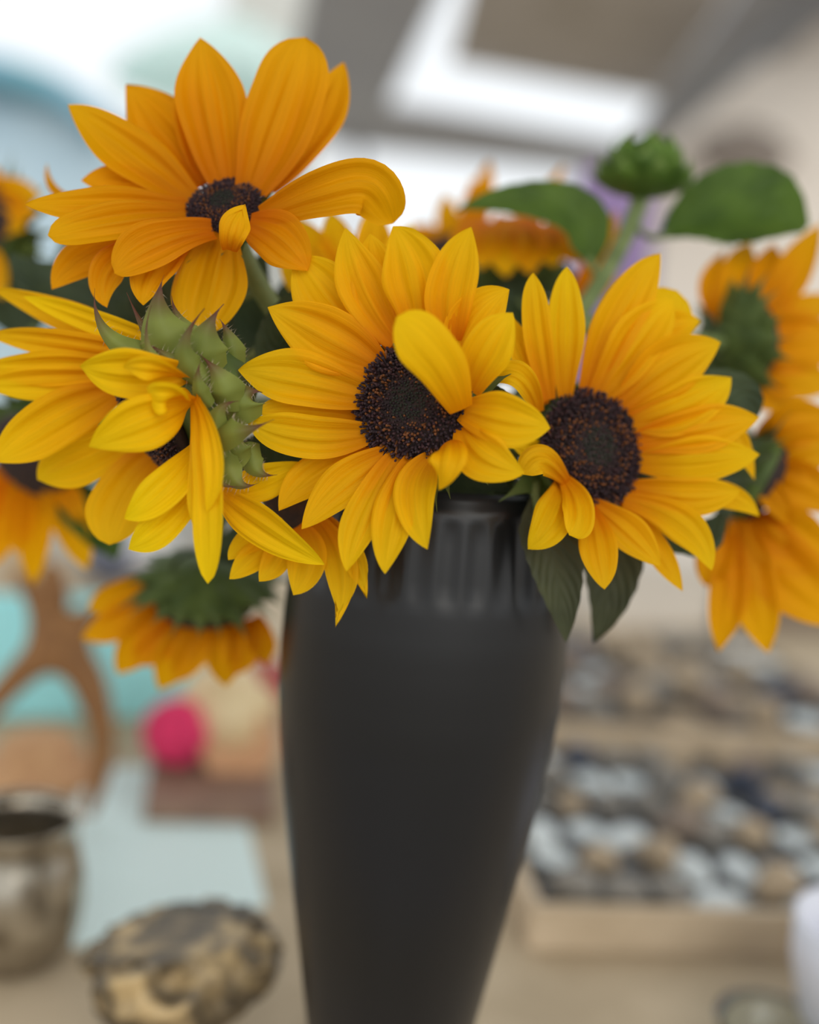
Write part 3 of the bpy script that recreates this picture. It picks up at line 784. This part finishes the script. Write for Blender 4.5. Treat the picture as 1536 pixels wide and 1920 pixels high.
# pale aqua sheet on the cloth; thin brown board stands in for shade
def lay(name, pts, z, th, mt, label, cat):
    q = [onz(x, y, z) for x, y in pts]
    return tag(link(name, *prism(q, th), mt, loc=sum(q, Vector())/len(q), smooth=False), label, cat)
lay('paper_sheet', [(135, 1780), (500, 1700), (440, 1440), (150, 1440)], TZ, .0015, mat('aqua_paper', (226, 246, 243), .5), 'pale aqua sheet lying on the tan cloth under the brown shade board', 'sheet')
lay('shade_board', [(268, 1540), (512, 1545), (505, 1440), (285, 1430)], TZ+.002, .012, mat('board_shade', (152, 122, 102), .6, c2=(132, 104, 88), scale=30), 'small brown board standing in for shade under the pink yarn ball', 'board')
# turquoise panel standing behind
b0, b1 = T(-90, 1345), T(350, 1345)
tw = thing('backdrop_stand', 'turquoise backdrop panel standing upright behind the starfish', 'backdrop', (b0+b1)*.5)
ex = (b1-b0).normalized(); ey = Z.cross(ex)
hgt = size(b0, 240)
V, F = boxmesh((b0+b1)*.5+Z*hgt*.5, ex, ey, Z, (b1-b0).length, .012, hgt, .003); link('board', V, F, mat('turquoise', (166, 238, 244), .6), tw, smooth=False)
for sx in (-.3, .3):
    V, F = boxmesh((b0+b1)*.5+ex*(b1-b0).length*sx+ey*.05+Z*.006, ex, ey, Z, .03, .10, .012, .002); link('foot', V, F, M_POLE, tw, smooth=False)
def skin(name, chains, mt, loc, sub=2):
    me = bpy.data.meshes.new(name); V, E, R_ = [], [], []
    for p, r in [chains[0]]: V.append(p); R_.append(r)
    for ch in chains[1:]:
        prev = 0
        for p, r in ch: V.append(p); R_.append(r); E.append((prev, len(V)-1)); prev = len(V)-1
    me.from_pydata([tuple(v-loc) for v in V], E, [])
    o = bpy.data.objects.new(name, me); COL.objects.link(o); o.location = loc
    m1 = o.modifiers.new('skin', 'SKIN'); m1.use_smooth_shade = True
    sk = me.skin_vertices[0].data
    for i, r in enumerate(R_): sk[i].radius = (r, r*.75)
    sk[0].use_root = True
    m2 = o.modifiers.new('sub', 'SUBSURF'); m2.levels = sub; m2.render_levels = sub
    me.materials.append(mt); return o
st = T(165, 1548); sD = depth(st)
q = lambda x, y, dd=0: P(x, y, sD+dd)
k = sD/FPX
star = skin('starfish', [(q(108, 1205, .01), 50*k), [(q(98, 1140, .015), 42*k), (q(96, 1095, .02), 34*k), (q(98, 1052, .025), 16*k)], [(q(65, 1120, .015), 24*k), (q(28, 1072, .02), 12*k)], [(q(160, 1165, .015), 28*k), (q(205, 1120, .02), 14*k)], [(q(40, 1260, .005), 40*k), (q(-30, 1335, 0), 30*k), (q(-95, 1460, 0), 14*k)], [(q(165, 1270, .005), 42*k), (q(192, 1360, 0), 30*k), (q(192, 1440, 0), 24*k), (q(166, 1532, 0), 12*k)]], mat('starfish_tan', (158, 112, 66), .8, c2=(128, 88, 52), scale=120, bump=.6), st)
tag(star, 'tan brown starfish standing upright on its curved arms', 'starfish')
# tan straw hat behind the starfish
hb = T(70, 1452); r = size(hb, 110); 
V, F = lathe(hb+Z*.001, [(r*1.1, 0), (r*1.12, .004), (r*.8, .012), (r*.74, r*.3), (r*.62, r*.62), (r*.35, r*.74), (r*.02, r*.76)], 40)
tag(link('straw_hat', V, F, mat('straw', (214, 170, 124), .8, c2=(196, 150, 108), scale=60, bump=.5), loc=hb), 'tan woven straw hat lying behind the starfish', 'hat')
# silvered globe vessel at the left edge
M_SILV = mat('silvered_glass', (200, 192, 176), .2, .85, c2=(126, 116, 100), scale=45, bump=.35, lo=.3, hi=.7)
gb = T(22, 1798); r = size(gb, 128)
pr = [(.35, .0), (.55, .02), (.75, .15), (.93, .45), (1.0, .85), (.98, 1.2), (.88, 1.55), (.80, 1.75), (.82, 1.85), (.92, 1.98), (.9, 2.0), (.78, 1.86), (.76, 1.74), (.84, 1.5), (.93, 1.2), (.95, .85), (.85, .45), (.5, .1)]
V, F = lathe(gb, [(a*r, h*r*1.12) for a, h in pr], 56, fn=lambda a, rr, h: rr*(1+.012*math.sin(14*a)))
tag(link('candle_vessel', V, F, M_SILV, loc=gb), 'round mottled silver glass vessel beside the starfish', 'vessel')
# rough rock bowl
rb_ = T(330, 2000); r = size(rb_, 182)
rt_, fw_ = flat_to_cam(rb_)
Mr = Nt('rock'); tc = Mr.n('ShaderNodeTexCoord'); nz = Mr.n('ShaderNodeTexNoise'); nz.inputs['Scale'].default_value = 32; nz.inputs['Detail'].default_value = 6; nz.inputs['Distortion'].default_value = 1.2
Mr.l(tc.outputs['Object'], nz.inputs[0]); Mr.l(Mr.ramp(nz.outputs[0], [(.36, lin((52, 46, 38))), (.5, lin((122, 106, 80))), (.64, lin((200, 172, 124)))]), Mr.b.inputs['Base Color']); Mr.b.inputs['Roughness'].default_value = .45; Mr.bump(nz.outputs[0], .9, .006)
V, F = blob(Vector((0, 0, 0)), 1, 1, 1, 5, .30, 1.9, 2, None, ridged=True)
V2 = []
for v in V:
    h = v.z; tap = .34+.66*sstep((h+.95)/1.35)
    V2.append(rb_ + rt_*((v.x*tap-.25*(1-tap))*r) + fw_*(v.y*r*.75*tap) + Z*(max(-.9, min(h, .55+.2*v.x))+.9)*r*1.02)
tag(link('mineral_rock', V2, F, Mr.m, loc=rb_), 'rough golden brown mineral rock tapering down onto the cloth', 'rock')
# pink yarn ball, conch, red pompon
def yarn(name, px, py, rp, c, label, zb=0):
    p = T(px, py)+Z*zb; r = size(p, rp); t = thing(name, label, 'yarn ball', p); cen = p+Z*r*.97
    V, F = blob(cen, r*.94, r*.94, r*.94, 4, .02, 5); mt = mat(name+'_wool', c, .9, c2=tuple(int(x*.82) for x in c), scale=80, bump=.5); link('ball_core', V, F, mt, t)
    rnd = random.Random(px)
    for i in range(14):
        ax = Vector((rnd.gauss(0, 1), rnd.gauss(0, 1), rnd.gauss(0, 1))).normalized(); e1, e2, _ = frame(ax)
        pts = [cen+(e1*math.cos(a)+e2*math.sin(a)+ax*.35*math.sin(i))*r*.95/math.sqrt(1+(.35*math.sin(i))**2) for a in [2*math.pi*j/28 for j in range(29)]]
        link('strand', *tube(pts, r*.05, 6), mt, t)
yarn('pink_yarn_ball', 326, 1462, 64, (252, 66, 122), 'bright pink yarn ball on the brown shade board', .014)
yarn('red_yarn_ball', 487, 1338, 52, (186, 42, 62), 'dark red yarn ball behind the cream conch shell')
cb = T(455, 1448)+Z*.014; r = size(cb, 96); e1, e2 = flat_to_cam(cb)
axs = (e1*.75 + Z*.35 - e2*.4).normalized()
cs = thing('conch_shell', 'large cream conch shell with tan mouth beside the pink ball', 'shell', cb)
def conch(c, ax, L, r):
    V, F = [], []; nu, nv = 60, 20; f1, f2, _ = frame(ax)
    for i in range(nu+1):
        u = i/nu; th = u*2*math.pi*4.2; sc = (1-u)**1.15+.02
        cen = c + ax*(-.55+1.25*u)*L + (f1*math.cos(th)+f2*math.sin(th))*r*.42*sc
        for j in range(nv):
            a = 2*math.pi*j/nv; kk = r*.62*sc*(1+.10*max(0, math.cos(a-1))*math.cos(th*6))
            V.append(cen + ax*math.sin(a)*kk*1.35 + (f1*math.cos(th)+f2*math.sin(th))*math.cos(a)*kk)
    for i in range(nu):
        for j in range(nv): j2 = (j+1) % nv; F.append([i*nv+j, i*nv+j2, (i+1)*nv+j2, (i+1)*nv+j])
    F.append(list(range(nv))[::-1]); return V, F
V, F = conch(cb+Z*r*.98, axs, r*1.1, r)
zmin = min(v.z for v in V); V = [v-Z*(zmin-cb.z) for v in V]
link('shell_whorls', V, F, mat('conch_cream', (238, 216, 170), .4, c2=(226, 196, 150), scale=25), cs)
V, F = lathe(cb+Z*r*.42-e2*r*.55-e1*r*.1, [(r*.1, -.2*r), (r*.55, -.05*r), (r*.72, .12*r), (r*.66, .14*r), (r*.3, -.02*r)], 26, axis=(Z*.4-e2).normalized())
link('shell_lip', V, F, mat('conch_tan', (210, 158, 112), .4), cs)
# dark bowl and white box far left
p = T(205, 1092); r = size(p, 62)
tag(link('bowl', *lathe(p, [(r*.4, 0), (r*.45, .004), (r*.8, r*.4), (r, r*1.0), (r*.95, r*1.0), (r*.75, r*.45), (r*.3, r*.1)], 32), mat('slate', (104, 108, 124), .4), loc=p), 'slate blue bowl at the far end of the table', 'bowl')
def carton(px0, px1, py, hpx, dp, c, label, name='carton'):
    a, b = T(px0, py), T(px1, py); h = size(a, hpx); ex = (b-a).normalized(); ey = Z.cross(ex); L = (b-a).length
    t = thing(name, label, 'box', (a+b)*.5); mt = mat(name+'_card', c, .8, c2=tuple(int(x*.93) for x in c), scale=9)
    V, F = boxmesh((a+b)*.5+ey*dp*.5+Z*h*.45, ex, ey, Z, L*.97, dp*.97, h*.9, .003); link('box_body', V, F, mt, t, smooth=False)
    V, F = boxmesh((a+b)*.5+ey*dp*.5+Z*h*.86, ex, ey, Z, L, dp, h*.28, .004); link('lid', V, F, mt, t, smooth=False)
carton(236, 330, 1088, 60, .1, (236, 232, 230), 'white lidded box beside the slate blue bowl')
carton(-90, 60, 1225, 75, .08, (226, 212, 194), 'cream lidded box standing in front of the turquoise panel')
carton(20, 70, 1110, 90, .08, (206, 174, 130), 'narrow tan box at the far table end behind the starfish')

# ------------------------------------------------------------------ right of the vase: trays of shells
M_TRAY = mat('tray_wood', (204, 184, 156), .6, c2=(186, 166, 138), scale=18)
M_LINE = mat('tray_lining', (92, 92, 92), .8)
def tray(pl, pr_, dlen, wall, label):
    a, b = pl, pr_; ex = (b-a).normalized(); ey = Z.cross(ex); L = (b-a).length
    t = thing('tray', label, 'tray', (a+b)*.5+ey*dlen*.5); th = .011
    c = (a+b)*.5+ey*dlen*.5
    for cc, sx, sy in [((a+b)*.5+ey*th*.5, L, th), ((a+b)*.5+ey*(dlen-th*.5), L, th), (a+ex*th*.5+ey*dlen*.5, th, dlen-2*th), (b-ex*th*.5+ey*dlen*.5, th, dlen-2*th)]:
        V, F = boxmesh(cc+Z*wall*.5, ex, ey, Z, sx, sy, wall, .002); link('side', V, F, M_TRAY, t, smooth=False)
    V, F = boxmesh(c+Z*.004, ex, ey, Z, L-2*th, dlen-2*th, .006); link('lining', V, F, M_LINE, t, smooth=False)
    return a, ex, ey, L
ta = tray(T(985, 1785), T(2150, 1812), .36, .030, 'pale wooden shell tray standing beside the white porcelain bowl')
_o = ta[0]+ta[2]*.385-ta[1]*.03
tbk = tray(_o, _o+ta[1]*(ta[3]+.1), .42, .022, 'pale wooden shell tray standing next to the lidded boxes')
# shell kinds, built about the origin resting on z = 0
def k_scallop(s):
    V, F = [], []; nu, nv = 14, 40
    for i in range(nu+1):
        u = i/nu
        for j in range(nv+1):
            a = -1.25+2.5*j/nv; rr = s*u*(.8+.25*math.cos(a))
            V.append(Vector((rr*math.sin(a)*1.05, rr*math.cos(a)-s*.5, s*.34*math.sin(math.pi*min(1, u*.98+.02))**.7*math.cos(a*.9)+s*.025*u*math.cos(a*22)+s*.03)))
    q_ = nv+1
    for i in range(nu):
        for j in range(nv): F.append([i*q_+j, i*q_+j+1, (i+1)*q_+j+1, (i+1)*q_+j])
    return V, F
def k_pebble(s, seed): return blob(Vector((0, 0, s*.36)), s*.62, s*.48, s*.36, 3, .18, 1.3, seed)
def k_spiral(s):
    V, F = conch(Vector((0, 0, 0)), X, s*.9, s*.5); zm = min(v.z for v in V); return [v-Z*zm for v in V], F
def k_dish(s): return lathe(Vector((0, 0, 0)), [(s*.2, .0), (s*.3, .001), (s*.5, s*.16), (s*.55, s*.26), (s*.52, s*.26), (s*.45, s*.16), (s*.1, s*.04)], 24, fn=lambda a, r, h: r*(1+.12*math.cos(a)+.03*math.cos(7*a)))
def mk(name, VF, mt):
    me = bpy.data.meshes.new(name); me.from_pydata([tuple(v) for v in VF[0]], [], VF[1]); me.materials.append(mt)
    me.polygons.foreach_set('use_smooth', [True]*len(me.polygons)); return me
sm = {'nacre': mat('nacre', (232, 238, 238), .22, c2=(206, 218, 222), scale=30, coat=.4), 'buff': mat('buff', (192, 172, 142), .5, c2=(150, 130, 106), scale=60), 'grey': mat('grey_stone', (156, 150, 140), .5, c2=(112, 108, 102), scale=50), 'navy': mat('navy_stone', (52, 62, 84), .35, c2=(40, 46, 60), scale=40), 'taupe': mat('taupe', (150, 132, 116), .5, c2=(120, 106, 94), scale=50)}
KINDS = [('scallop_shell', 'nacre', lambda: k_scallop(1), 'shell', 'pearly white ribbed scallop shell'), ('scallop_shell', 'buff', lambda: k_scallop(1), 'shell', 'buff brown ribbed scallop shell'), ('spiral_shell', 'taupe', lambda: k_spiral(1), 'shell', 'taupe spiral shell'), ('polished_stone', 'grey', lambda: k_pebble(1, 3), 'stone', 'grey polished stone'), ('polished_stone', 'navy', lambda: k_pebble(1, 8), 'stone', 'navy blue polished stone'), ('abalone_shell', 'nacre', lambda: k_dish(1), 'shell', 'open pearly abalone shell'), ('spiral_shell', 'buff', lambda: k_spiral(1), 'shell', 'buff spiral shell')]
MESH = [mk(n, fn(), sm[c]) for n, c, fn, _, _ in KINDS]
def fill(tr, nx, ny, dlen, s0, where, grp, wts, rnd):
    a, ex, ey, L = tr; m_ = .026
    cw, ch = (L-2*m_)/nx, (dlen-2*m_)/ny
    for j in range(ny):
        for i in range(nx):
            kd = rnd.choices(range(len(KINDS)), wts)[0]; n, _, _, cat, lab = KINDS[kd]
            o = bpy.data.objects.new(n, MESH[kd]); COL.objects.link(o)
            s = min(cw, ch)*s0*rnd.uniform(.78, .95)
            o.location = a + ex*(m_+cw*(i+.5)) + ey*(m_+ch*(j+.5)) + Z*.0075
            o.scale = (s, s, s*rnd.uniform(.9, 1.25)); o.rotation_euler = (0, 0, rnd.uniform(0, 6.28))
            tag(o, lab+' lying in '+where, cat, grp)
rnd = random.Random(11)
fill(ta, 11, 6, .36, .92, 'the tray beside the white bowl', 'shells and stones in the tray beside the white bowl', [4, 3, 4, 5, 2, 3, 4], rnd)
fill(tbk, 10, 5, .42, .90, 'the tray next to the lidded boxes', 'shells and stones in the tray by the boxes', [3, 4, 5, 4, 1, 5, 4], rnd)
carton(1120, 1345, 1180, 130, .14, (226, 218, 206), 'big cream lidded box at the table end behind the shells')
carton(1372, 1620, 1190, 120, .10, (140, 124, 108), 'long taupe lidded box beside the big cream box')
# white jug and glass plate at the near right corner
p = T(1640, 1985); r = size(p, 172)
tag(link('white_bowl', *lathe(p, [(r*.5, 0), (r*.55, .004), (r*.85, r*.4), (r*1.0, r*1.0), (r*1.02, r*1.5), (r*.97, r*1.5), (r*.95, r), (r*.8, r*.45), (r*.3, r*.1)], 48), mat('porcelain', (226, 228, 238), .3), loc=p), 'white porcelain bowl on the cloth near the tray corner', 'bowl')
p = T(1440, 1985); r = size(p, 105)
gl = mat('clear_glass', (235, 245, 245), .05, trans=1.0)
tag(link('glass_dish', *lathe(p, [(r*.5, 0.0), (r*.6, .001), (r*.9, .012), (r*1.0, .022), (r*.98, .023), (r*.86, .015), (r*.5, .004), (r*.1, .004)], 48), gl, loc=p), 'shallow clear glass dish beside the white bowl', 'dish')
